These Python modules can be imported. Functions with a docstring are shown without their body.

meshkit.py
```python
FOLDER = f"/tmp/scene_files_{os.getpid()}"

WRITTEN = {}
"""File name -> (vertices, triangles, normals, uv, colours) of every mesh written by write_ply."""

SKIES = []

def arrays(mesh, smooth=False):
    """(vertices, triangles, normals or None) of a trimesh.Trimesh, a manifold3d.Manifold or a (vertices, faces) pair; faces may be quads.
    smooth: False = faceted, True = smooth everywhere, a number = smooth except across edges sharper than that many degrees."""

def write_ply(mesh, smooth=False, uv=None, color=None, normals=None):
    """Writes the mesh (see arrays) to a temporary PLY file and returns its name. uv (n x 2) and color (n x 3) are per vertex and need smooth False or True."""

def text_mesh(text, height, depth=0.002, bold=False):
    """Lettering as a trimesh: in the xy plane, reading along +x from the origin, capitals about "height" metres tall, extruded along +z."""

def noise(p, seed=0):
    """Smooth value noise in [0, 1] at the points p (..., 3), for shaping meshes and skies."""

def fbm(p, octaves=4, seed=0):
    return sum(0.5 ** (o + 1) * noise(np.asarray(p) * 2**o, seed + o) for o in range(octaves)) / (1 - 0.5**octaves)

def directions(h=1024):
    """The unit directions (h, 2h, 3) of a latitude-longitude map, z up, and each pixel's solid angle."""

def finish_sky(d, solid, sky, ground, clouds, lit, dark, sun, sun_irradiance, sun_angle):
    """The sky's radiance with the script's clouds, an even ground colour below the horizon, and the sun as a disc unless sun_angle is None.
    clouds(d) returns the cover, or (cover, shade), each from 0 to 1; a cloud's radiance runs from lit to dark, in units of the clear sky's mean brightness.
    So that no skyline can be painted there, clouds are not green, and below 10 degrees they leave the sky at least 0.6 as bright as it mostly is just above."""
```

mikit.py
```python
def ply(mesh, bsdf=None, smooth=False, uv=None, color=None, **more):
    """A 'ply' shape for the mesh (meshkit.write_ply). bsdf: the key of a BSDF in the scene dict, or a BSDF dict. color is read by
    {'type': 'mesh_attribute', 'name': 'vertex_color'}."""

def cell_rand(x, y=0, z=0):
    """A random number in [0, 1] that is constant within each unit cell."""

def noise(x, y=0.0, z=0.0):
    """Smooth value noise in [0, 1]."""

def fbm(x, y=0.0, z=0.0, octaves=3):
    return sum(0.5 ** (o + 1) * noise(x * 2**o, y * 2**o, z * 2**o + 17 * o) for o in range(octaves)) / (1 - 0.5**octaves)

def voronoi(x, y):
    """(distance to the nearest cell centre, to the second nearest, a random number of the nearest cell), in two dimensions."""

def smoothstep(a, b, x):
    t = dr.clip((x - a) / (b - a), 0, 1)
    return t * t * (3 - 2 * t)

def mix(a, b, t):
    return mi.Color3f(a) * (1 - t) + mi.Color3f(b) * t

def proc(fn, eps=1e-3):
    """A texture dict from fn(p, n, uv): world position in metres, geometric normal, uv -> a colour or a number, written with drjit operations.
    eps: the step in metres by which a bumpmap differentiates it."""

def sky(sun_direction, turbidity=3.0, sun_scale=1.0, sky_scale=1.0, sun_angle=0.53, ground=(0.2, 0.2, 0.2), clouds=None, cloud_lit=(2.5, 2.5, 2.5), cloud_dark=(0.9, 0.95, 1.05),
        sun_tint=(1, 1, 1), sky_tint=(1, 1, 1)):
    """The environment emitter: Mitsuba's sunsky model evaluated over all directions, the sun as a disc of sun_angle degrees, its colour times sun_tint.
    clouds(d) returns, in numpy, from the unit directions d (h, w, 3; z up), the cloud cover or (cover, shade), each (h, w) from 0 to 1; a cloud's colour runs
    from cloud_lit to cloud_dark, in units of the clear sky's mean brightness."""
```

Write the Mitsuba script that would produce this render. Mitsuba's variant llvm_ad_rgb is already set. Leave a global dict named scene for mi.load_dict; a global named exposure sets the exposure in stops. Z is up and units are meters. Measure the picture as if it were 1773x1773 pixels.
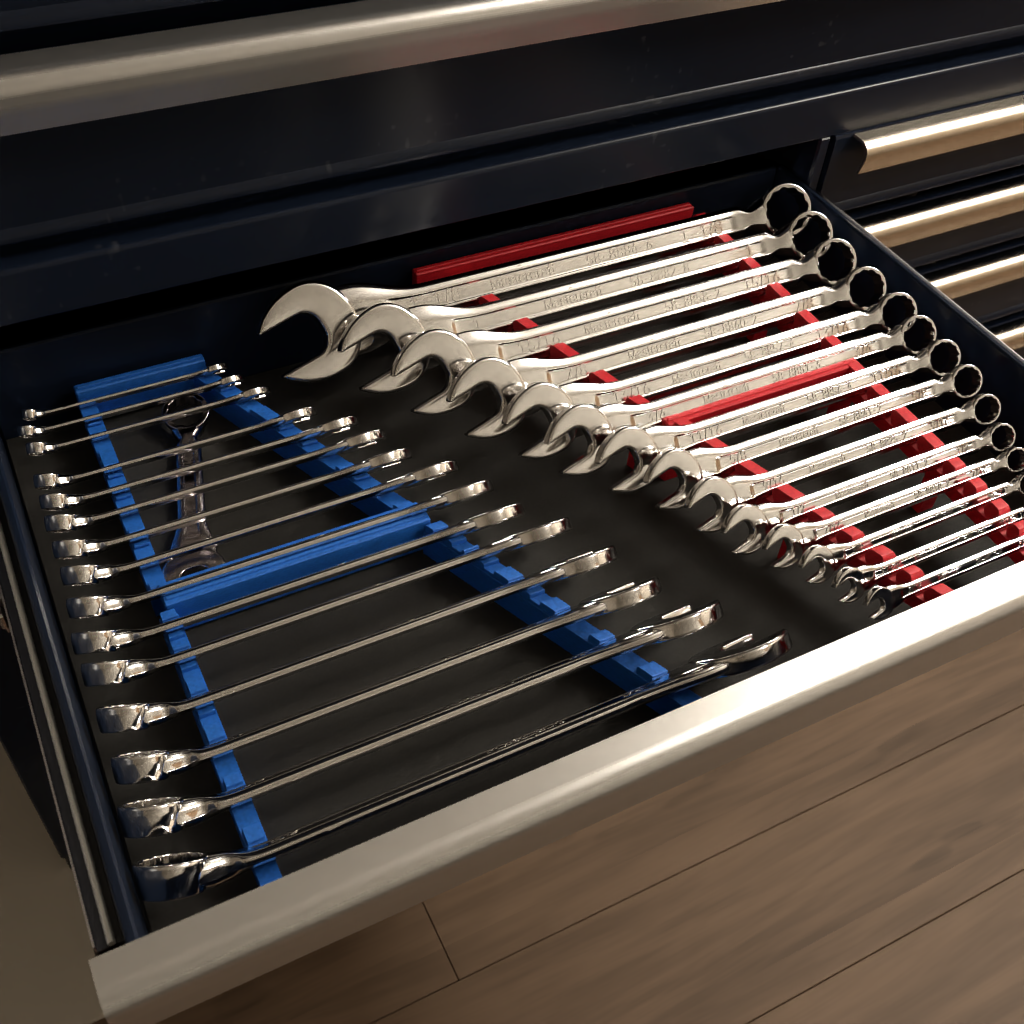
import math, random
import numpy as np
import trimesh
import mitsuba as mi
import drjit as dr
import mikit, meshkit
from mikit import proc, noise, fbm, smoothstep, mix, cell_rand
from shapely.geometry import Polygon, Point, box as sbox, LineString
from shapely import affinity
from shapely.ops import unary_union
from shapely import contains_xy
from scipy.spatial import Delaunay
from scipy.interpolate import PchipInterpolator

random.seed(4)
np.random.seed(4)
T4 = mi.ScalarTransform4f
S = 0.4            # metres per layout unit; the layout's origin is the lens, z up, x along the cabinet, y into it
ZC = 0.909         # height of the lens above the floor
scene, labels = {}, {}

# ------------------------------------------------------------------ camera
ROT = np.array([[0.88976306, -0.45283564, 0.05711024], [-0.29763216, -0.67051461, -0.67957726], [0.34603005, 0.5876649, -0.73137758]])
EYE = [0.0, 0.0, ZC]
scene['camera'] = {'type': 'thinlens', 'fov': 49.02, 'fov_axis': 'x', 'near_clip': 0.02, 'far_clip': 30.0,
                   'aperture_radius': 0.0009, 'focus_distance': 0.60,
                   'to_world': T4().look_at(origin=EYE, target=[EYE[k] + ROT[2, k] for k in range(3)], up=[-ROT[1, k] for k in range(3)])}
exposure = 0.0

# ------------------------------------------------------------------ lamp (ceiling fitting, right of the cabinet)
LAMP_AT, LAMP_W, LAMP_H, LAMP_L = (1.98, 0.04, 2.12), 0.30, 1.26, (52.0, 48.3, 42.6)


# ------------------------------------------------------------------ helpers
def numbered(key):
    if not any(k == key or k.startswith(key + '__') for k in used):
        used.add(key)
        return key
    n = 1
    while f'{key}_{n:03d}' in used:
        n += 1
    used.add(f'{key}_{n:03d}')
    return f'{key}_{n:03d}'


used = set()


def tm(m):
    if isinstance(m, trimesh.Trimesh):
        return m
    if hasattr(m, 'to_mesh'):
        q = m.to_mesh()
        return trimesh.Trimesh(q.vert_properties[:, :3], q.tri_verts)
    return trimesh.Trimesh(np.asarray(m[0], float), np.asarray(m[1], int))


def put(key, mesh, bsdf, smooth=30, metres=False):
    """One entry of the scene; layout units unless metres."""
    key = numbered(key)
    mesh = tm(mesh).copy()
    if not metres:
        mesh.vertices = mesh.vertices * S + np.array([0, 0, ZC])
    scene[key] = mikit.ply(mesh, bsdf, smooth=smooth)
    return key


def label(key, text=None, cat=None, group=None, kind=None):
    labels[key] = {k: v for k, v in dict(label=text, category=cat, group=group, kind=kind).items() if v}


def bx(x0, x1, y0, y1, z0, z1, ch=0.0):
    """A box; ch chamfers all of its edges."""
    if ch <= 0:
        return trimesh.creation.box(bounds=[[x0, y0, z0], [x1, y1, z1]])
    ch = min(ch, 0.45 * min(x1 - x0, y1 - y0, z1 - z0))
    pts = []
    for X, sx in ((x0, 1), (x1, -1)):
        for Y, sy in ((y0, 1), (y1, -1)):
            for Z, sz in ((z0, 1), (z1, -1)):
                pts += [(X, Y + sy * ch, Z + sz * ch), (X + sx * ch, Y, Z + sz * ch), (X + sx * ch, Y + sy * ch, Z)]
    return trimesh.Trimesh(pts, []).convex_hull if False else trimesh.convex.convex_hull(np.array(pts))


def prism(poly, axis, a, b):
    """Extrude a shapely polygon: axis 'x' reads it as (y, z), axis 'y' as (x, z)."""
    m = trimesh.creation.extrude_polygon(poly, b - a, engine='earcut')
    v = m.vertices
    m.vertices = np.stack([v[:, 2] + a, v[:, 0], v[:, 1]], 1) if axis == 'x' else np.stack([v[:, 0], v[:, 2] + a, v[:, 1]], 1)
    m.fix_normals()
    return m


def thick(pts, t, res=6):
    """A bent sheet's section: the polyline thickened to t."""
    return LineString(pts).buffer(t / 2, cap_style=2, join_style=1, quad_segs=res)


def fillet(pts, r, n=6):
    """Round the inner corners of a polyline."""
    out = [np.array(pts[0], float)]
    rs = r if isinstance(r, (list, tuple)) else [r] * (len(pts) - 2)
    for k in range(1, len(pts) - 1):
        p, a, b = (np.array(pts[j], float) for j in (k, k - 1, k + 1))
        u, v = (a - p) / np.linalg.norm(a - p), (b - p) / np.linalg.norm(b - p)
        ang = math.acos(np.clip(u @ v, -1, 1))
        d = rs[k - 1] / math.tan(ang / 2)
        c = p + (u + v) / np.linalg.norm(u + v) * rs[k - 1] / math.sin(ang / 2)
        s0, s1 = p + u * d - c, p + v * d - c
        a0 = math.atan2(s0[1], s0[0])
        da = (math.atan2(s1[1], s1[0]) - a0 + math.pi) % (2 * math.pi) - math.pi
        for q in range(n + 1):
            t = a0 + da * q / n
            out.append(c + rs[k - 1] * np.array([math.cos(t), math.sin(t)]))
    out.append(np.array(pts[-1], float))
    return out


def cat(*ms):
    return trimesh.util.concatenate([tm(m) for m in ms])


# ------------------------------------------------------------------ materials
def rgb(*c):
    return {'type': 'rgb', 'value': list(c)}


def paint_color(p, n, uv):
    # navy enamel with a few water spots and smudges
    x, y, z = p.x * 1.0, p.y * 1.0, p.z * 1.0
    spot = smoothstep(0.72, 0.92, noise(x * 240, z * 240 + y * 130, 3.3)) * smoothstep(0.78, 0.9, noise(x * 16, z * 20, 9.1))
    haze = smoothstep(0.45, 0.9, fbm(x * 9, z * 14, y * 9)) * 0.0022
    return mi.Color3f(0.0058, 0.0095, 0.0200) + mi.Color3f(0.16, 0.16, 0.155) * spot * 0.16 + mi.Color3f(haze, haze, haze * 0.95)


def paint_rough(p, n, uv):
    return 0.21 + 0.04 * fbm(p.x * 14, p.z * 14, p.y * 14)


scene['navy_paint'] = {'type': 'twosided', 'bsdf': {'type': 'principled', 'base_color': proc(paint_color), 'roughness': proc(paint_rough), 'specular': 0.21}}
scene['dark_inside'] = {'type': 'twosided', 'bsdf': {'type': 'principled', 'base_color': rgb(0.006, 0.007, 0.010), 'roughness': 0.45, 'specular': 0.4}}


scene['chrome'] = {'type': 'twosided', 'bsdf': {'type': 'roughconductor', 'material': 'Al', 'alpha': 0.014, 'specular_reflectance': rgb(0.88, 0.873, 0.855)}}
scene['dull_chrome'] = {'type': 'twosided', 'bsdf': {'type': 'roughconductor', 'material': 'Cr', 'alpha': 0.055, 'specular_reflectance': rgb(0.80, 0.79, 0.77)}}


scene['brushed_aluminium'] = {'type': 'twosided', 'bsdf': {'type': 'blendbsdf', 'weight': 0.13,
                              'metal': {'type': 'roughconductor', 'material': 'Al', 'alpha': 0.135, 'specular_reflectance': rgb(0.74, 0.735, 0.72)},
                              'haze_coat': {'type': 'diffuse', 'reflectance': rgb(0.62, 0.61, 0.60)}}}
scene['champagne_aluminium'] = {'type': 'twosided', 'bsdf': {'type': 'roughconductor', 'material': 'Al', 'alpha': 0.15, 'specular_reflectance': rgb(0.86, 0.78, 0.65)}}
scene['zinc_bright'] = {'type': 'twosided', 'bsdf': {'type': 'blendbsdf', 'weight': 0.5,
                        'metal': {'type': 'roughconductor', 'material': 'Al', 'alpha': 0.25},
                        'dull_zinc': {'type': 'diffuse', 'reflectance': rgb(0.62, 0.64, 0.63)}}}
scene['zinc_steel'] = {'type': 'twosided', 'bsdf': {'type': 'roughconductor', 'material': 'Cr', 'alpha': 0.22, 'specular_reflectance': rgb(0.9, 0.92, 0.92)}}


def print_grain(p, n, uv):
    return 0.85 + 0.3 * noise(p.x * 900, p.y * 900, p.z * 1400)


def blue_color(p, n, uv):
    return mi.Color3f(0.010, 0.105, 0.43) * print_grain(p, n, uv)


def red_color(p, n, uv):
    return mi.Color3f(0.50, 0.009, 0.018) * print_grain(p, n, uv)


def layer_bump(p, n, uv):
    return noise(p.x * 1500, p.y * 1500, p.z * 2600)


for nm, fn in (('blue_plastic', blue_color), ('red_plastic', red_color)):
    scene[nm] = {'type': 'twosided', 'bsdf': {'type': 'bumpmap', 'scale': 0.00008, 'arbitrary': proc(layer_bump, eps=2e-4),
                 'bsdf': {'type': 'principled', 'base_color': proc(fn), 'roughness': 0.52, 'specular': 0.45}}}


def foam_color(p, n, uv):
    k = 0.75 + 0.35 * noise(p.x * 1400, p.y * 1400, 0.5) + 0.25 * (fbm(p.x * 22, p.y * 22, 1.7) - 0.5)
    speck = smoothstep(0.972, 0.99, noise(p.x * 420, p.y * 420, 7.7)) * 0.05
    return mi.Color3f(0.0195, 0.0185, 0.0168) * k + mi.Color3f(speck, speck, speck)


scene['liner_foam'] = {'type': 'twosided', 'bsdf': {'type': 'principled', 'base_color': proc(foam_color), 'roughness': 0.75, 'specular': 0.21}}


def plank_color(p, n, uv):
    row = cell_rand(dr.floor((p.y + 5.0) / 0.1288 - 0.33), 3)
    o = row * 37.0
    wave = (fbm(p.x * 2.2 + o, p.y * 9 + o, 0.3) - 0.5) * 0.055
    grain = fbm(p.x * 7 + o, (p.y + wave) * 75, o, octaves=4)
    fine = noise(p.x * 40 + o, (p.y + wave) * 620, o)
    blot = fbm(p.x * 3.1 + o, p.y * 13 + o, 2.2)
    knot = smoothstep(0.70, 0.86, noise(p.x * 6.5 + o * 2, p.y * 19, 5.1)) * smoothstep(0.5, 0.7, noise(p.x * 24, (p.y + wave) * 90, 2.0))
    k = 0.72 + 0.30 * smoothstep(0.28, 0.70, grain) + 0.12 * fine + 0.42 * (blot - 0.5) - 0.16 * knot
    return mix((0.108, 0.0680, 0.0425), (0.126, 0.0820, 0.0525), blot) * k * 0.88


def plank_bump(p, n, uv):
    return noise(p.x * 30, p.y * 500, 1.0) + 0.6 * noise(p.x * 8, p.y * 120, 4.0)


scene['plank_vinyl'] = {'type': 'twosided', 'bsdf': {'type': 'bumpmap', 'scale': 0.00012, 'arbitrary': proc(plank_bump, eps=6e-4),
                        'bsdf': {'type': 'principled', 'base_color': proc(plank_color), 'roughness': 0.55, 'specular': 0.16}}}


def mat_color(p, n, uv):
    return mi.Color3f(0.37, 0.335, 0.29) * (0.90 + 0.2 * fbm(p.x * 10, p.y * 10, 0.2))


scene['mat_rubber'] = {'type': 'twosided', 'bsdf': {'type': 'principled', 'base_color': proc(mat_color), 'roughness': 0.7, 'specular': 0.3}}
scene['joint_dark'] = {'type': 'diffuse', 'reflectance': rgb(0.03, 0.022, 0.016)}


def wall_color(p, n, uv):
    return mi.Color3f(0.44, 0.42, 0.385) * (0.97 + 0.06 * fbm(p.x * 3, p.y * 3, p.z * 3))


scene['wall_paint'] = {'type': 'twosided', 'bsdf': {'type': 'diffuse', 'reflectance': proc(wall_color)}}
scene['wall_brown'] = {'type': 'twosided', 'bsdf': {'type': 'diffuse', 'reflectance': rgb(0.60, 0.55, 0.48)}}
scene['door_wood'] = {'type': 'twosided', 'bsdf': {'type': 'diffuse', 'reflectance': rgb(0.20, 0.135, 0.085)}}
scene['ceiling_paint'] = {'type': 'twosided', 'bsdf': {'type': 'diffuse', 'reflectance': rgb(0.86, 0.845, 0.815)}}

# ------------------------------------------------------------------ the surroundings that the chrome mirrors (outside the frame)
RX0, RX1, RY0, RY1, RZ = -1.7, 3.3, -1.35, 1.12, 2.42
for nm, b in (('ceiling', (RX0, RX1, RY0, RY1, RZ, RZ + 0.02)), ('wall', (RX0, RX1, RY0 - 0.02, RY0, 0, RZ)), ('wall', (RX0, RX1, RY1, RY1 + 0.02, 0, RZ)),
              ('wall', (RX0 - 0.02, RX0, RY0, RY1, 0, RZ)), ('wall', (RX1, RX1 + 0.02, RY0, RY1, 0, RZ))):
    k = put(nm, bx(*b), 'ceiling_paint' if nm == 'ceiling' else 'wall_brown' if nm == 'wall' and b[2] > RY0 - 0.01 and b[4] == 0 and b[2] != RY1 else 'wall_paint', smooth=False, metres=True)
    label(k, kind='structure')

door = numbered('room_door')
put(door + '__leaf', bx(1.95, 2.90, RY0 + 0.001, RY0 + 0.045, 0.005, 2.04, 0.004), 'door_wood', metres=True)
for b in ((1.87, 1.945, 0.0, 2.12), (2.905, 2.98, 0.0, 2.12), (1.946, 2.904, 2.045, 2.12)):
    put(door + '__frame', bx(b[0], b[1], RY0 + 0.0012, RY0 + 0.03, b[2], b[3], 0.003), 'ceiling_paint', metres=True)
label(door, 'brown wooden door with pale frame in the wall facing the cabinet', 'door')

lamp = numbered('ceiling_lamp')
cover = bx(-LAMP_W / 2, LAMP_W / 2, -LAMP_H / 2, LAMP_H / 2, -0.03, 0.03, 0.012)
cover.apply_translation(LAMP_AT)
scene[put(lamp + '__diffuser', cover, None, smooth=False, metres=True)]['emitter'] = {'type': 'area', 'radiance': rgb(*LAMP_L)}
for e in (-1, 1):
    cap = bx(-LAMP_W / 2 - 0.008, LAMP_W / 2 + 0.008, *sorted((e * (LAMP_H / 2 + 0.001), e * (LAMP_H / 2 + 0.03))), -0.036, 0.036, 0.004)
    cap.apply_translation(LAMP_AT)
    put(lamp + '__end_cap', cap, 'zinc_steel', metres=True)
    cord = bx(-0.003, 0.003, e * 0.45 - 0.003, e * 0.45 + 0.003, 0.032, RZ - LAMP_AT[2] - 0.001)
    cord.apply_translation(LAMP_AT)
    put(lamp + '__cord', cord, 'zinc_steel', metres=True)
label(lamp, 'long white pendant light hung below the ceiling, above and right of the cabinet', 'lamp')

# ------------------------------------------------------------------ floor of planks
FZ = -2.2725
fl = 'floor'
k = put('floor', bx(-4.2, 7.5, -5.0, 2.65, FZ - 0.03, FZ - 0.0125), 'joint_dark', smooth=False)
label(k, kind='structure')
used.add('floor')
PW = 0.322                                     # plank width; the seams run along x
rows = [0.414 + PW * j for j in range(-5, 6)]
for j, y0 in enumerate(rows):
    off = [0.55, 1.9, 0.2, 1.2, 2.4, 2.0, 0.4012, 1.5, 0.0, 1.0, 2.2][j]
    for i in range(-2, 4):
        x0 = off + i * 2.95
        x1 = x0 + 2.95
        if x1 < -3 or x0 > 5:
            continue
        g = 0.0009 if y0 < 0.8 else 0.0002
        put('floor__plank', bx(x0 + g, x1 - g, y0 + g, y0 + PW - g, FZ - 0.012, FZ + (random.uniform(-0.0004, 0.0004) if y0 < 0.8 else 0), 0.0012 if y0 < 0.8 else 0.0), 'plank_vinyl', smooth=False)

MATY = 0.965
mat = 'floor_mat'
put(mat, bx(-3.2, 0.20, MATY, 2.0, FZ + 0.0008, FZ + 0.012, 0.003), 'mat_rubber', smooth=False)
label(mat, 'plain smooth grey-brown floor mat at the left of the cabinet', 'floor mat')

# ------------------------------------------------------------------ tool cabinet
YF = 1.28                                      # front plane of the lower cabinet
cab = numbered('tool_cabinet')
label(cab, 'dark navy steel tool cabinet with rows of closed drawers and aluminium pulls', 'tool cabinet')
X0, X1 = -0.235, 2.95


def c(name, mesh, mat='navy_paint', smooth=30):
    return put(f'{cab}__{name}', mesh, mat, smooth)


# lower body: side panel, posts, rail with a rounded front edge, plinth
c('side_panel', bx(X0, X0 + 0.02, YF + 0.004, 2.45, -2.20, -0.84, 0.002))
c('post', bx(X0, -0.112, YF, YF + 0.05, -2.20, -0.914, 0.004))
c('post', bx(1.287, 1.312, YF, YF + 0.05, -2.20, -0.914, 0.004))
rail = Polygon(fillet([(YF + 0.02, -0.9145), (YF, -0.9145), (YF, -0.836), (1.47, -0.836), (1.47, -0.8425)], [0.003, 0.008, 0.001]) + [np.array((YF + 0.02, -0.8425))])
c('rail', prism(rail, 'x', X0, X1))
c('top_panel', bx(X0, X1, 1.3305, 2.45, -0.8415, -0.8365), 'dark_inside')
c('partition', bx(1.295, 1.304, YF + 0.052, 2.40, -2.19, -0.845), 'dark_inside')
c('side_panel', bx(X1 - 0.02, X1, YF + 0.052, 2.40, -2.19, -0.845, 0.002))
c('plinth', bx(X0 + 0.02, X1, YF + 0.03, 2.40, -2.262, -2.20, 0.003), 'dark_inside')
for fx in (-0.20, 1.3):
    c('foot', bx(fx - 0.03, fx + 0.05, YF + 0.006, YF + 0.10, -2.2722, -2.2005, 0.004), 'dark_inside')
c('back_panel', bx(X0 + 0.02, X1, 2.41, 2.45, -2.20, -0.85), 'dark_inside')
c('shelf', bx(X0 + 0.02, 1.290, YF + 0.06, 2.40, -1.25, -1.24), 'dark_inside')


def handle_section(y, z, depth=0.052, height=0.064, t=0.0050, tilt=0.0005, back=0.008, nose=0.019):
    """Bent aluminium pull seen from its end: out from the drawer front, round the nose, down and slightly back in."""
    top = fillet([(y + depth, z - t / 2), (y + t / 2, z - t / 2 - tilt), (y + t / 2 + 0.001, z - height * 0.55), (y + back + t / 2, z - height)], [nose, 0.05], n=14)
    return thick(top, t)


def pull(parent, x0, x1, yface, z, depth=0.055, height=0.066, mat='brushed_aluminium'):
    put(f'{parent}__handle', prism(handle_section(yface - depth, z, depth, height), 'x', x0, x1), mat, 28)


def front_mesh(x0, x1, y, z0, z1):
    """Folded steel drawer front: flat face with a rolled, set-back foot and a top lip."""
    sec = Polygon([(y, z1 - 0.006), (y + 0.003, z1 - 0.001), (y + 0.02, z1), (y + 0.02, z0), (y - 0.004, z0), (y - 0.006, z0 + 0.003), (y - 0.006, z0 + 0.010), (y - 0.003, z0 + 0.016), (y, z0 + 0.019)])
    return prism(sec, 'x', x0, x1)


# right hand column of closed drawers
yd = YF - 0.006
tops = [-0.911, -1.093, -1.277, -1.501, -1.725, -1.95]
for j, zt in enumerate(tops):
    zb = (tops[j + 1] if j + 1 < len(tops) else -2.18) + 0.026
    d = numbered(f'{cab}__drawer')
    put(d + '__front', front_mesh(1.316, X1 - 0.03, yd, zb, zt - 0.002), 'navy_paint')
    pull(d, 1.353, X1 - 0.05, yd, zt - 0.004, depth=0.043, height=0.0555, mat='champagne_aluminium')
# lower drawers of the left hand column, under the open one
for j, (zt, zb) in enumerate([(-1.255, -1.47), (-1.485, -1.70), (-1.715, -1.935), (-1.95, -2.18)]):
    d = numbered(f'{cab}__drawer')
    put(d + '__front', front_mesh(-0.106, 1.282, yd, zb, zt), 'navy_paint')
    pull(d, -0.02, 1.27, yd, zt - 0.004)
# upper chest: one wide drawer above the ledge, another above that
UY = 1.30
c('chest_frame', bx(X0, X1, 1.345, 1.42, -0.836, 0.2), 'navy_paint')
for zb, zt in ((-0.812, -0.590), (-0.560, -0.30)):
    d = numbered(f'{cab}__drawer')
    put(d + '__front', front_mesh(X0 + 0.03, X1 - 0.04, UY, zb, zt - 0.004), 'navy_paint')
    pull(d, X0 + 0.03, X1 - 0.04, UY, zt + 0.004, depth=0.055, height=0.066)

# ------------------------------------------------------------------ the open drawer
dw = numbered('open_drawer')
label(dw, 'shallow dark navy drawer pulled fully open, full-width aluminium pull, wrenches inside', 'drawer')


def d(name, mesh, mat='navy_paint', smooth=30):
    return put(f'{dw}__{name}', mesh, mat, smooth)


DX0, DX1, DY0, DY1, DZ = -0.062, 1.276, 0.479, 1.350, -1.162
side = lambda xi, sg: Polygon([(xi, DZ), (xi + sg * 0.0125, DZ), (xi + sg * 0.0125, -1.005), (xi + sg * 0.0110, -1.0015), (xi + sg * 0.008, -1.0), (xi + sg * 0.003, -1.0), (xi, -1.003)])
d('side', prism(side(DX0, -1), 'y', DY0 + 0.001, DY1))
d('side', prism(side(DX1, 1), 'y', DY0 + 0.001, DY1))
d('back', bx(DX0 + 0.001, DX1 - 0.001, DY1 - 0.0005, DY1 + 0.010, DZ, -1.002, 0.003))
d('bottom', bx(DX0 - 0.010, DX1 + 0.010, DY0, DY1 + 0.008, DZ - 0.008, DZ - 0.0005))
d('front', bx(-0.10, 1.312, DY0 - 0.018, DY0 - 0.001, -1.138, -1.008, 0.003))
put(dw + '__handle', prism(handle_section(0.4305, -1.0, depth=0.049, height=0.080, tilt=0.0025, back=0.004, nose=0.021), 'x', -0.106, 1.322), 'brushed_aluminium', 28)
# ball-bearing slides: channel on each outer side, with the middle member that stays half in the cabinet
for sg, xw in ((-1, DX0 - 0.0135), (1, DX1 + 0.0135)):
    sec = unary_union([thick(fillet([(xw + sg * 0.001, -1.030), (xw + sg * 0.026, -1.030), (xw + sg * 0.026, -1.10), (xw + sg * 0.001, -1.10)], 0.003, 3), 0.003)])
    sl = f'{dw}__slide' if sg < 0 else f'{dw}__slide'
    sl = numbered(sl)
    put(sl + '__channel', prism(sec, 'y', DY0 + 0.018, 1.34), 'dark_inside')
    bead = Point(xw + sg * 0.011, -1.0245).buffer(0.0038, quad_segs=5)
    put(sl + '__bead', prism(bead, 'y', DY0 + 0.018, 1.34), 'zinc_bright', 40)
    lip = sbox(*sorted((xw + sg * 0.0245, xw + sg * 0.0265))[:1], -1.0285, sorted((xw + sg * 0.0245, xw + sg * 0.0265))[1], -1.018)
    put(sl + '__lip', prism(lip, 'y', DY0 + 0.018, 1.34), 'zinc_steel')
    ye = 0.948 if sg < 0 else 0.996
    mid = Polygon([(xw + sg * 0.0285, -1.035), (xw + sg * 0.037, -1.035), (xw + sg * 0.037, -1.095), (xw + sg * 0.0285, -1.095)])
    put(sl + '__middle_member', prism(mid, 'y', ye, 1.36), 'zinc_steel')
    if sg < 0:
        put(sl + '__latch', bx(xw - 0.039, xw - 0.030, ye - 0.018, ye - 0.0005, -1.070, -1.043, 0.003), 'dull_chrome')

ln = 'drawer_liner'
put(ln, bx(DX0 + 0.003, DX1 - 0.003, DY0 + 0.002, DY1 - 0.003, DZ + 0.0005, -1.150, 0.0015), 'liner_foam', smooth=False)
label(ln, 'thin dark grey foam mat covering the bottom of the open drawer', 'drawer liner')
LZ = -1.150


# ------------------------------------------------------------------ wrenches
def resample(ring, step):
    L = ring.length
    n = max(12, int(round(L / step)))
    return np.array([ring.interpolate(L * k / n).coords[0] for k in range(n)])


def head_plate(poly, th, a):
    """Plate in mm with rounded edges and gently crowned faces: height follows the distance to the outline."""
    step = 0.05 * a
    pts, dist = [], []
    for dd in (0.0, 0.012 * a, 0.03 * a, 0.055 * a, 0.09 * a, 0.13 * a, 0.18 * a):
        q = poly.buffer(-dd, quad_segs=8) if dd else poly
        for g in getattr(q, 'geoms', [q]):
            if not g.is_empty:
                r = resample(g.exterior, step)
                pts.append(r)
                dist += [dd] * len(r)
    inner = poly.buffer(-0.21 * a)
    x0, y0, x1, y1 = poly.bounds
    gx, gy = np.meshgrid(np.arange(x0, x1, 0.075 * a), np.arange(y0, y1, 0.075 * a))
    g = np.column_stack([gx.ravel() + (np.round((gy.ravel() - y0) / (0.075 * a)) % 2) * 0.0375 * a, gy.ravel()])
    keep = contains_xy(inner, g[:, 0], g[:, 1])
    g = g[keep]
    pts.append(g)
    ext = poly.exterior
    dist += [ext.distance(Point(p)) for p in g]
    P, dv = np.vstack(pts), np.array(dist)
    tri = Delaunay(P).simplices
    cen = P[tri].mean(1)
    tri = tri[contains_xy(poly, cen[:, 0], cen[:, 1])]
    u, v = P[tri[:, 1]] - P[tri[:, 0]], P[tri[:, 2]] - P[tri[:, 0]]
    ar = u[:, 0] * v[:, 1] - u[:, 1] * v[:, 0]
    tri[ar < 0] = tri[ar < 0][:, ::-1]
    tri = tri[np.abs(ar) > 1e-9 * a * a]
    e = np.clip(dv / (0.09 * a), 0, 1)
    k = np.clip(dv / (0.36 * a), 0, 1)
    z = th / 2 * (0.62 + 0.32 * np.sqrt(1 - (1 - e) ** 2) + 0.06 * (1 - (1 - k) ** 2))
    n0 = len(pts[0])
    n = len(P)
    i = np.arange(n0)
    j = (i + 1) % n0
    V = np.vstack([np.column_stack([P, z]), np.column_stack([P, -z])])
    ccw = ext.is_ccw
    wall = np.vstack([np.column_stack([i, i + n, j]), np.column_stack([j, i + n, j + n])])
    F = np.vstack([tri, tri[:, ::-1] + n, wall if ccw else wall[:, ::-1]])
    return trimesh.Trimesh(V, F, process=False)


def open_head(a, th):
    """Open end in mm: disc of jaws about the origin, opening towards -x and turned 15 degrees down."""
    R = 1.0 * a
    t = np.linspace(0, 2 * math.pi, 97)[:-1]
    outer = Polygon(np.column_stack([np.where(np.cos(t) < 0, 1.30, 0.86) * R * np.cos(t), R * np.sin(t) * np.where(np.cos(t) < 0, 1.0, 1.0)]))
    slot = sbox(-3 * a, -0.45 * a, 0.09 * a, 0.45 * a)
    slot = slot.buffer(-0.36 * a, quad_segs=8).buffer(0.36 * a, quad_segs=8)
    slot = unary_union([slot, sbox(-3 * a, -0.45 * a, -0.40 * a, 0.45 * a)])
    p = outer.difference(slot)
    p = p.buffer(-0.03 * a).buffer(0.03 * a, quad_segs=6)
    p = affinity.rotate(p, 15, origin=(0, 0))
    if p.geom_type != 'Polygon':
        p = max(p.geoms, key=lambda g: g.area)
    return head_plate(p, th, a)


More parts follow.
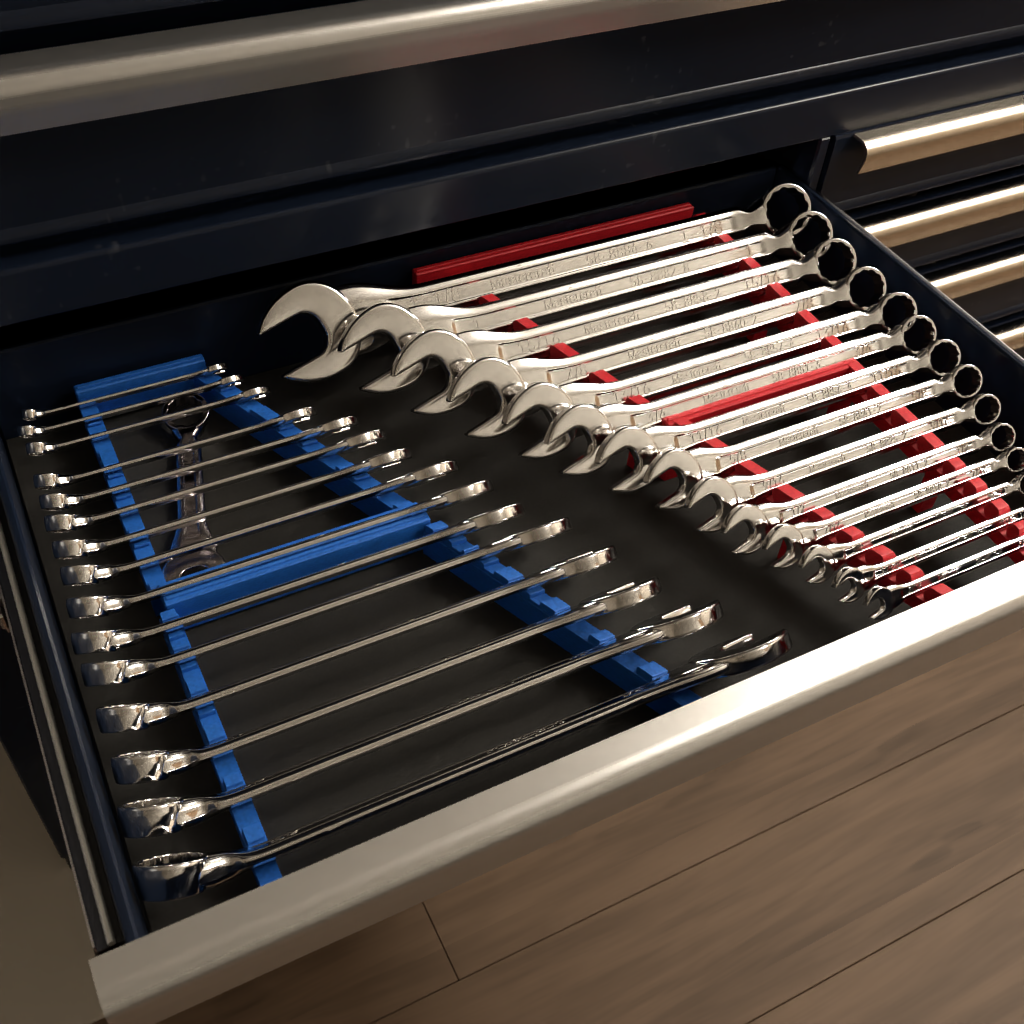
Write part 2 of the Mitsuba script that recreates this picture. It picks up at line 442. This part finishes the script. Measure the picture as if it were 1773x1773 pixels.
def box_head(r_out, th, hole=0.772):
    """12-point ring in mm about the origin, axis z."""
    n = 96
    ang = np.arange(n) * 2 * math.pi / n
    tri = np.abs(((ang * 12 / (2 * math.pi)) % 1) * 2 - 1)          # 0 at valley, 1 at corner
    star = r_out * (hole + 0.062 * (1 - (1 - tri) ** 1.0))
    h = th / 2
    prof_c = [(0.845, -1.0), (0.868, -0.96), (0.90, -0.75), (0.945, -0.35), (0.98, 0.05), (1.0, 0.45), (1.0, 0.78), (0.985, 0.92), (0.965, 0.98), (0.93, 1.0)]
    pc = np.array(prof_c)
    tc = np.concatenate([[0], np.cumsum(np.linalg.norm(np.diff(pc, axis=0), axis=1))])
    tt = np.unique(np.concatenate([np.linspace(0, tc[-1], 26), tc]))
    prof_o = np.column_stack([PchipInterpolator(tc, pc[:, 0])(tt), PchipInterpolator(tc, pc[:, 1])(tt)])
    rings = []
    for rr, zz in prof_o:
        rings.append(np.column_stack([r_out * rr * np.cos(ang), r_out * rr * np.sin(ang), np.full(n, zz * h)]))
    for add, zz in ((0.035, 1.0), (0.0, 0.90), (0.0, -0.90), (0.035, -1.0)):
        rr = np.minimum(star + add * r_out, (0.915 if zz > 0 else 0.838) * r_out)
        rings.append(np.column_stack([rr * np.cos(ang), rr * np.sin(ang), np.full(n, zz * h)]))
    V = np.vstack(rings)
    F = []
    m = len(rings)
    i = np.arange(n)
    j = (i + 1) % n
    for k in range(m):
        a0, b0 = k * n, ((k + 1) % m) * n
        F += [np.column_stack([a0 + i, a0 + j, b0 + j]), np.column_stack([a0 + i, b0 + j, b0 + i])]
    mesh = trimesh.Trimesh(V, np.vstack(F))
    mesh.fix_normals()
    return mesh


def shank(a, W, T, th, thr, r_out, D, h):
    """Lofted shank in mm from inside the open head (x=0) to the ring's wall (x=D)."""
    xs = np.unique(np.concatenate([np.linspace(0.62 * a, 2.4 * a, 22), np.linspace(2.4 * a, D - 2.6 * a, 16), np.linspace(D - 2.6 * a, D - 0.93 * r_out, 40)]))
    sm = lambda e0, e1, x: (lambda t: t * t * (3 - 2 * t))(np.clip((x - e0) / (e1 - e0), 0, 1))
    secs = []
    for x in xs:
        fl = 1 - sm(0.8 * a, 2.6 * a, x)
        w = W / 2 * (1.02 + 0.13 * (1 - x / D) ** 1.5)
        w = w + (0.74 * a - w) * fl ** 1.6
        e = D - x                                   # distance to the ring centre
        neck = 1 - sm(1.12 * r_out + 0.22 * a, 1.12 * r_out + 0.50 * a, e)
        w = w * (1 - 0.34 * neck)
        w = w + (0.70 * r_out - w) * (1 - sm(0.93 * r_out, 1.75 * r_out, e)) ** 2.2
        t = T / 2 + (0.40 * th - T / 2) * (1 - sm(0.85 * a, 2.2 * a, x)) ** 1.4 + (0.47 * thr - T / 2) * (1 - sm(0.95 * r_out, 2.5 * r_out, e)) ** 1.5
        rec = sm(1.45 * a, 1.65 * a, x) * sm(1.12 * r_out + 0.58 * a, 1.12 * r_out + 0.72 * a, e)
        bl = 1.75 * a
        zo = h * np.clip((x - (D - bl)) / bl, 0, 1) ** 2
        ys = np.concatenate([np.linspace(-1, -0.46, 11), [-0.41, -0.36, -0.2, 0, 0.2, 0.36, 0.41], np.linspace(0.46, 1, 11)])
        ay = np.abs(ys)
        u = np.clip((ay - 0.44) / 0.56, 0, 1)
        zz = t * (0.36 + 0.64 * (1 - u ** 1.9))
        zz = zz - rec * 0.22 * t * (1 - sm(0.37, 0.45, ay))
        b = 1 - sm(1.0 * r_out, 2.0 * r_out, e)
        xx = D - ((1 - b) * e + b * np.sqrt(np.maximum(e * e - (ys * w) ** 2, (0.5 * e) ** 2)))
        top = np.column_stack([xx, ys * w, zo + zz])
        bot = np.column_stack([xx[::-1], ys[::-1] * w, zo - zz[::-1]])
        secs.append(np.vstack([top, bot]))
    n = len(secs[0])
    V = np.vstack(secs)
    F = []
    i = np.arange(n)
    j = (i + 1) % n
    for k in range(len(secs) - 1):
        F += [np.column_stack([k * n + i, k * n + j, (k + 1) * n + j]), np.column_stack([k * n + i, (k + 1) * n + j, (k + 1) * n + i])]
    last = (len(secs) - 1) * n
    F += [np.column_stack([np.zeros(n - 2, int), i[1:-1], i[2:]]), np.column_stack([np.full(n - 2, last), last + i[2:], last + i[1:-1]])]
    m = trimesh.Trimesh(V, np.vstack(F), process=True)
    m.fix_normals()
    return m


def logo_mesh(hgt, depth):
    """The maker's raised word under a roof line."""
    t = meshkit.text_mesh('Mastercraft', hgt * 0.62, depth, bold=True)
    w = t.bounds[1][0]
    bars = []
    L = LineString([(0.16 * w, hgt * 0.76), (0.40 * w, hgt * 0.76), (0.47 * w, hgt * 0.98), (0.56 * w, hgt * 0.76), (0.88 * w, hgt * 0.76)]).buffer(hgt * 0.05, cap_style=2, join_style=2)
    bars.append(trimesh.creation.extrude_polygon(L, depth, engine='earcut'))
    U = LineString([(0.02 * w, -hgt * 0.16), (0.98 * w, -hgt * 0.16)]).buffer(hgt * 0.035, cap_style=2)
    bars.append(trimesh.creation.extrude_polygon(U, depth, engine='earcut'))
    return trimesh.util.concatenate([t] + bars), w


def width_of(a):
    return 0.66 * a + 1.5


def wrench(key, a, D, r_out, frame, marks=None, chrome='chrome', W=None, T=None, hole=0.772):
    """frame: (origin, X, Y, Z) in layout units; X runs from the open head's centre to the ring."""
    W = W or width_of(a)
    T = T or 0.22 * a + 1.3
    th, thr = 0.34 * a + 1.6, 0.50 * a + 1.4
    h = 0.23 * a
    M = np.eye(4)
    for q in range(3):
        M[:3, q] = np.asarray(frame[q + 1]) / (S * 1000)
    M[:3, 3] = frame[0]

    def place(m):
        m = m.copy()
        m.apply_transform(M)
        return m

    put(f'{key}__shank', place(shank(a, W, T, th, thr, r_out, D, h)), chrome, 32)
    put(f'{key}__open_end', place(open_head(a, th)), chrome, 24)
    bh = box_head(r_out, thr, hole)
    bh.apply_transform(trimesh.transformations.rotation_matrix(math.radians(-15), [0, 1, 0]))
    bh.apply_translation([D, 0, h])
    put(f'{key}__box_end', place(bh), chrome, 38)
    if marks:
        size, number = marks
        z = 0.78 * T / 2 + 0.10
        hh = 0.42 * W
        out = []
        span = D - 3.4 * a
        xs0 = 1.85 * a

        def text(s, x, hgt):
            m = meshkit.text_mesh(s, hgt, 0.4)
            m.apply_translation([x, -hgt / 2, z])
            return m
        lab = text(size, 0, hh)
        wl = lab.bounds[1][0]
        lab.apply_translation([xs0 + 0.02 * span, 0, 0])
        out.append(lab)
        lg, w = logo_mesh(1.45 * hh, 0.4)
        k = min(0.80, 0.27 * span / w)
        lg.apply_scale([k, min(0.86, k * 1.25), 1])
        lg.apply_translation([xs0 + 0.25 * span, -0.34 * hh, z])
        out.append(lg)
        if number:
            nb = meshkit.text_mesh(number, hh * 0.9, 0.4)
            k = min(1.0, 0.21 * span / nb.bounds[1][0])
            nb.apply_scale([k, 1, 1])
            nb.apply_translation([xs0 + 0.54 * span, -0.42 * hh, z])
            out.append(nb)
        l2 = text(size, 0, hh)
        l2.apply_translation([xs0 + 0.985 * span - l2.bounds[1][0], 0, 0])
        out.append(l2)
        for m in out:
            put(f'{key}__marking', place(m), chrome, 20)


LEAN = math.radians(52)
sL, cL = math.sin(LEAN), math.cos(LEAN)
INCH = [('1-1/8', 28.6, '58-8884-6'), ('1', 25.4, '58-8882-8'), ('15/16', 23.8, '58-8858-2'), ('7/8', 22.2, '58-8860-2'), ('13/16', 20.6, '58-8857-4'), ('3/4', 19.05, '58-8851-3'), ('11/16', 17.5, '58-8856-4'),
        ('5/8', 15.9, '58-8841-2'), ('9/16', 14.3, '58-8825-2'), ('1/2', 12.7, '58-8811-2'), ('7/16', 11.1, '58-8818-2'), ('3/8', 9.5, '58-8817-4'), ('11/32', 8.7, '58-8816-4'), ('5/16', 7.9, '58-8815-6')]
RY = [1.276, 1.200, 1.124, 1.046, 0.976, 0.921, 0.863, 0.807, 0.748, 0.694, 0.651, 0.609, 0.566, 0.528]
RXR = [1.229, 1.225, 1.218, 1.220, 1.228, 1.223, 1.224, 1.220, 1.205, 1.186, 1.174, 1.156, 1.140, 1.122]
RXT = [0.321, 0.414, 0.463, 0.512, 0.562, 0.597, 0.642, 0.683, 0.708, 0.727, 0.760, 0.785, 0.803, 0.821]
RPX = [44, 40, 35.5, 33, 32, 30, 28.5, 27, 24.5, 23, 19.5, 18, 16.5, 15.2]
RW = []                                             # rows of the red racks: (y, z of the axis, width, thickness)
for i, (size, a, num) in enumerate(INCH):
    za = -1.05 + 0.012 * (a - 8) / 20
    xo = RXT[i] + 1.04 * a / 400
    D = (RXR[i] - xo) * 400
    key = numbered('combination_wrench')
    r_out = a * 0.615 + 0.3
    wrench(key, a, D, r_out, ((xo, RY[i], za), (1, 0, 0), (0, cL, sL), (0, -sL, cL)), (size, num))
    RW.append((RY[i], za, width_of(a) / 400, (0.22 * a + 1.3) / 400))
    where = ('largest of the red racks, farthest back', 'second from the back in the red racks')[i] if i < 2 else ('smallest of the red racks, nearest the drawer front' if i == 13 else f'between the {INCH[i-1][0]} and {INCH[i+1][0]} ones')
    th_ = ['', '', 'third', 'fourth', 'fifth', 'sixth', 'seventh', 'eighth', 'ninth', 'tenth', 'eleventh', 'twelfth', 'thirteenth', ''][i]
    if th_:
        where = f'{th_} from the back of the red racks'
    label(key, f'chrome wrench stamped {size}, {where}', 'wrench', 'chrome wrenches leaning in the red racks')

LA = [7, 8, 9, 11, 12, 13, 14, 15, 16, 17, 18, 19, 20, 22, 24]
LYR = [1.302, 1.267, 1.231, 1.166, 1.122, 1.081, 1.035, 0.987, 0.930, 0.878, 0.828, 0.758, 0.694, 0.635, 0.566]
LYO = [1.293, 1.260, 1.217, 1.145, 1.106, 1.065, 1.014, 0.968, 0.919, 0.862, 0.815, 0.751, 0.679, 0.612, 0.538]
LRP = [(36, 720), (30, 750), (43, 780), (58, 835), (70, 872), (77, 912), (92, 955), (105, 997), (118, 1055), (128, 1103), (147, 1165), (165, 1235), (190, 1322), (196, 1412), (220, 1500)]
LTP = [(398, 638), (425, 657), (468, 680), (548, 717), (618, 735), (665, 757), (710, 790), (790, 808), (848, 840), (902, 880), (982, 908), (1058, 955), (1136, 1010), (1243, 1055), (1360, 1105)]
# left and right ends of each rod, in layout units
LXR = [-0.0270, -0.0380, -0.0345, -0.0375, -0.0380, -0.0400, -0.0400, -0.0400, -0.0440, -0.0500, -0.0495, -0.0480, -0.0480, -0.0560, -0.0585]
LXT = [0.2600, 0.2730, 0.2980, 0.3415, 0.3870, 0.4110, 0.4280, 0.4760, 0.5020, 0.5200, 0.5640, 0.5930, 0.6160, 0.6640, 0.7130]
BW = []
ordn = ['', 'second', 'third', 'fourth', 'fifth', 'sixth', 'seventh', 'eighth', 'ninth', 'tenth', 'eleventh', 'twelfth', 'thirteenth', 'fourteenth', '']
for i, a in enumerate(LA):
    za = -1.092 + 0.006 * (a - 7) / 17
    y = 0.5 * (LYR[i] + LYO[i]) * (-za / 1.08) - 0.002
    r_out = a * 0.60 + 0.3
    k = -za / 1.08
    xr = LXR[i] * k + r_out / 400
    xt = LXT[i] * k - 1.10 * a / 400
    D = (xt - xr) * 400
    key = numbered('combination_wrench')
    wrench(key, a, D, r_out, ((xt, y, za), (-1, 0, 0), (0, -cL, sL), (0, sL, cL)), (str(a), None) if a >= 16 else None)
    BW.append((y, za, width_of(a) / 400, (0.22 * a + 1.3) / 400))
    if i == 0:
        t = 'smallest chrome wrench standing on edge in the blue racks, farthest from the drawer front'
    elif i == 14:
        t = 'largest chrome wrench standing on edge in the blue racks, along the drawer front'
    elif i < 8:
        t = f'thin chrome wrench on edge in the blue rack, {ordn[i]} from the back of the drawer'
    elif i == 8:
        t = 'chrome wrench on edge just behind the blue crossbar, ninth from the back'
    else:
        t = f'chrome wrench on edge in front of the blue crossbar, {ordn[14 - i]} from the drawer front'
    label(key, t, 'wrench', 'chrome wrenches standing on edge in the blue racks')

# the loose wrench lying on the liner under the blue racked ones
key = numbered('loose_wrench')
pa, pb = np.array([0.1865, 1.272, LZ + 0.018]), np.array([0.113, 0.985, LZ + 0.012])
ax = (pa - pb) * [1, 1, 0]
Dm = np.linalg.norm(ax) * 400
ax = ax / np.linalg.norm(ax)
wrench(key, 16.5, Dm, 13.4, (pb, ax, np.cross([0, 0, 1.0], ax), (0, 0, 1)), None, chrome='dull_chrome', W=13.5, T=6.0, hole=0.72)
M = np.eye(4)
M[:3, 0], M[:3, 1], M[:3, 2] = np.cross([0, 0, 1.0], ax) / -400, ax / 400, np.array([0, 0, 1]) / 400
for t_, fr, hh in (('15', 0.66, 6.0),):
    m = meshkit.text_mesh(t_, hh, 0.5)
    m.apply_translation([-m.bounds[1][0] / 2, 0, 0])
    fr_ = trimesh.creation.extrude_polygon(sbox(-5.4, -2.2, 5.4, 9.0).difference(sbox(-4.9, -1.7, 4.9, 8.5)), 0.4, engine='earcut')
    m = trimesh.util.concatenate([m, fr_])
    for y0, y1 in ((-17, -5.5), (-38, -21), (-56, -42)):
        m = trimesh.util.concatenate([m, (lambda q: q)(trimesh.creation.extrude_polygon(sbox(-4.6, y0, 4.6, y1).difference(sbox(-4.1, y0 + 0.5, 4.1, y1 - 0.5)), 0.4, engine='earcut'))])
    M[:3, 3] = pb + (pa - pb) * fr + np.array([0, 0, 2.7 / 400])
    m.apply_transform(M)
    put(key + '__marking', m, 'dull_chrome', 20)
label(key, 'dull chrome wrench marked 15 lying flat on the liner beneath the blue racked wrenches', 'wrench')


# ------------------------------------------------------------------ plastic racks
def rack(key, rows, sgn, strips, y_back, y_front, bars, top, mat, depth):
    """strips: [(x at y_back, x at y_front, half width)]; sgn=+1 leans back (red), -1 leans forward (blue)."""
    for (xa, xb, hw) in strips:
        st = numbered(f'{key}__strip')
        slots = []
        for (y, z, w, t) in rows:
            wv = np.array([sgn * cL, sL])
            nv = np.array([-sgn * sL, cL])
            p0 = np.array([y, z])
            hw_t = t / 2 + 0.0016
            lo = -w / 2 - 0.002
            yq = y + sgn * (0.30 * w * cL) - sgn * (t / 2 + 0.002) / sL
            slots.append(sbox(*((yq - 0.0065, top - 0.006, yq, 0) if sgn > 0 else (yq, top - 0.008, yq + 0.010, 0))))
            if sgn < 0:
                yf = y - 0.30 * w * cL - (t / 2 + 0.002) / sL
                slots.append(sbox(yf - 0.011, max(top - 0.020, z - sL * w / 2), yf + 0.004, 0))
            slots.append(Polygon([p0 + wv * lo + nv * hw_t, p0 + wv * lo - nv * hw_t, p0 + wv * 0.3 - nv * hw_t, p0 + wv * 0.3 + nv * hw_t]))
        zb = max(z - sL * (w / 2 + 0.002) - cL * (t / 2 + 0.0016) for (y, z, w, t) in rows) + 0.0012
        zbb = min(z - sL * w / 2 for (y, z, w, t) in rows) - 0.012
        body = sbox(y_front, LZ, y_back, top)
        cut = unary_union(slots)
        comb = body.difference(cut)
        zl = max(zbb - (0.012 if sgn > 0 else 0.036), LZ + 0.0004)
        base = comb.intersection(sbox(y_front, zl, y_back, zb - 0.0004))
        teeth = comb.intersection(sbox(y_front, zb, y_back, top))

        def shear(poly, h, taper=0.0):
            m = prism(poly, 'x', -h, h)
            m.vertices[:, 0] *= 1 - taper * np.clip((m.vertices[:, 2] - (top - 0.026)) / 0.026, 0, 1)
            f = (y_back - m.vertices[:, 1]) / (y_back - y_front)
            m.vertices[:, 0] += xa + (xb - xa) * f
            return m
        put(st + '__base', shear(base, hw), mat, False)
        if zl > LZ + 0.005:
            for q in (0.02, 0.5, 0.94):
                yl = y_back - (y_back - y_front) * q
                put(st + '__leg', shear(sbox(yl - 0.016, LZ + 0.0004, yl, zl - 0.0002), hw * 0.8), mat, False)
        for g in sorted(getattr(teeth, 'geoms', [teeth]), key=lambda g: -g.centroid.x):
            if g.area < 2e-5:
                continue
            rr = 0.0055 if sgn > 0 else 0.0022
            g = g.buffer(-rr, join_style=2).buffer(rr, quad_segs=3) if not g.buffer(-rr).is_empty else g      # round the corners
            g = max(getattr(g, 'geoms', [g]), key=lambda q: q.area)
            if g.area < 2e-5:
                continue
            put(st + '__tooth', shear(g, hw - 0.0012, 0.42 if sgn > 0 else 0.14), mat, 25)
    for (x0, x1, y0, y1, zt) in bars:
        b = numbered(f'{key}__crossbar')
        put(b, cat(bx(x0, x1, y0, y1, max(zt - 0.058, LZ + 0.0006), zt, 0.002), bx(x0 + 0.004, x1 - 0.004, y0 + (y1 - y0) * 0.36, y0 + (y1 - y0) * 0.64, zt - 0.05, zt + 0.0022, 0.0008)), mat, False)


bx_r = lambda y: 0.238 + (1.30 - y) * 0.4445
rk = numbered('blue_rack')
rack(rk, BW[:9], -1, [(0.061, 0.063, 0.0115), (bx_r(1.333), bx_r(0.945), 0.0135)], 1.333, 0.945, [(0.050, 0.236, 1.323, 1.341, -1.080), (0.062, 0.408, 0.926, 0.944, -1.088)], -1.096, 'blue_plastic', 0)
label(rk, 'blue plastic wrench rack at the back left of the drawer, holding the smaller thin wrenches', 'wrench rack')
rk = numbered('blue_rack')
rack(rk, BW[9:], -1, [(0.063, 0.066, 0.0115), (bx_r(0.905), bx_r(0.500), 0.0135)], 0.905, 0.500, [(0.062, 0.412, 0.907, 0.925, -1.088)], -1.094, 'blue_plastic', 0)
label(rk, 'blue plastic wrench rack at the front left of the drawer, holding the larger thin wrenches', 'wrench rack')
rx_l = lambda y: 0.640 + (1.323 - y) * 0.342
rx_r = lambda y: 1.090 + (y - 0.54) * 0.012
rk = numbered('red_rack')
rack(rk, RW[:6], 1, [(rx_l(1.325), rx_l(0.965), 0.017), (rx_r(1.325), rx_r(0.965), 0.017)], 1.325, 0.965 - 0.05, [(0.575, 1.090, 1.327, 1.345, -1.024)], -1.036, 'red_plastic', 0)
label(rk, 'red plastic wrench rack at the back right of the drawer, under the six largest wrenches', 'wrench rack')
rk = numbered('red_rack')
rack(rk, RW[6:], 1, [(rx_l(0.913), rx_l(0.49), 0.017), (rx_r(0.913), rx_r(0.49), 0.017)], 0.913, 0.487, [(0.765, 1.106, 0.895, 0.912, -1.042)], -1.041, 'red_plastic', 0)
label(rk, 'red plastic wrench rack at the front right of the drawer, under the eight smaller wrenches', 'wrench rack')
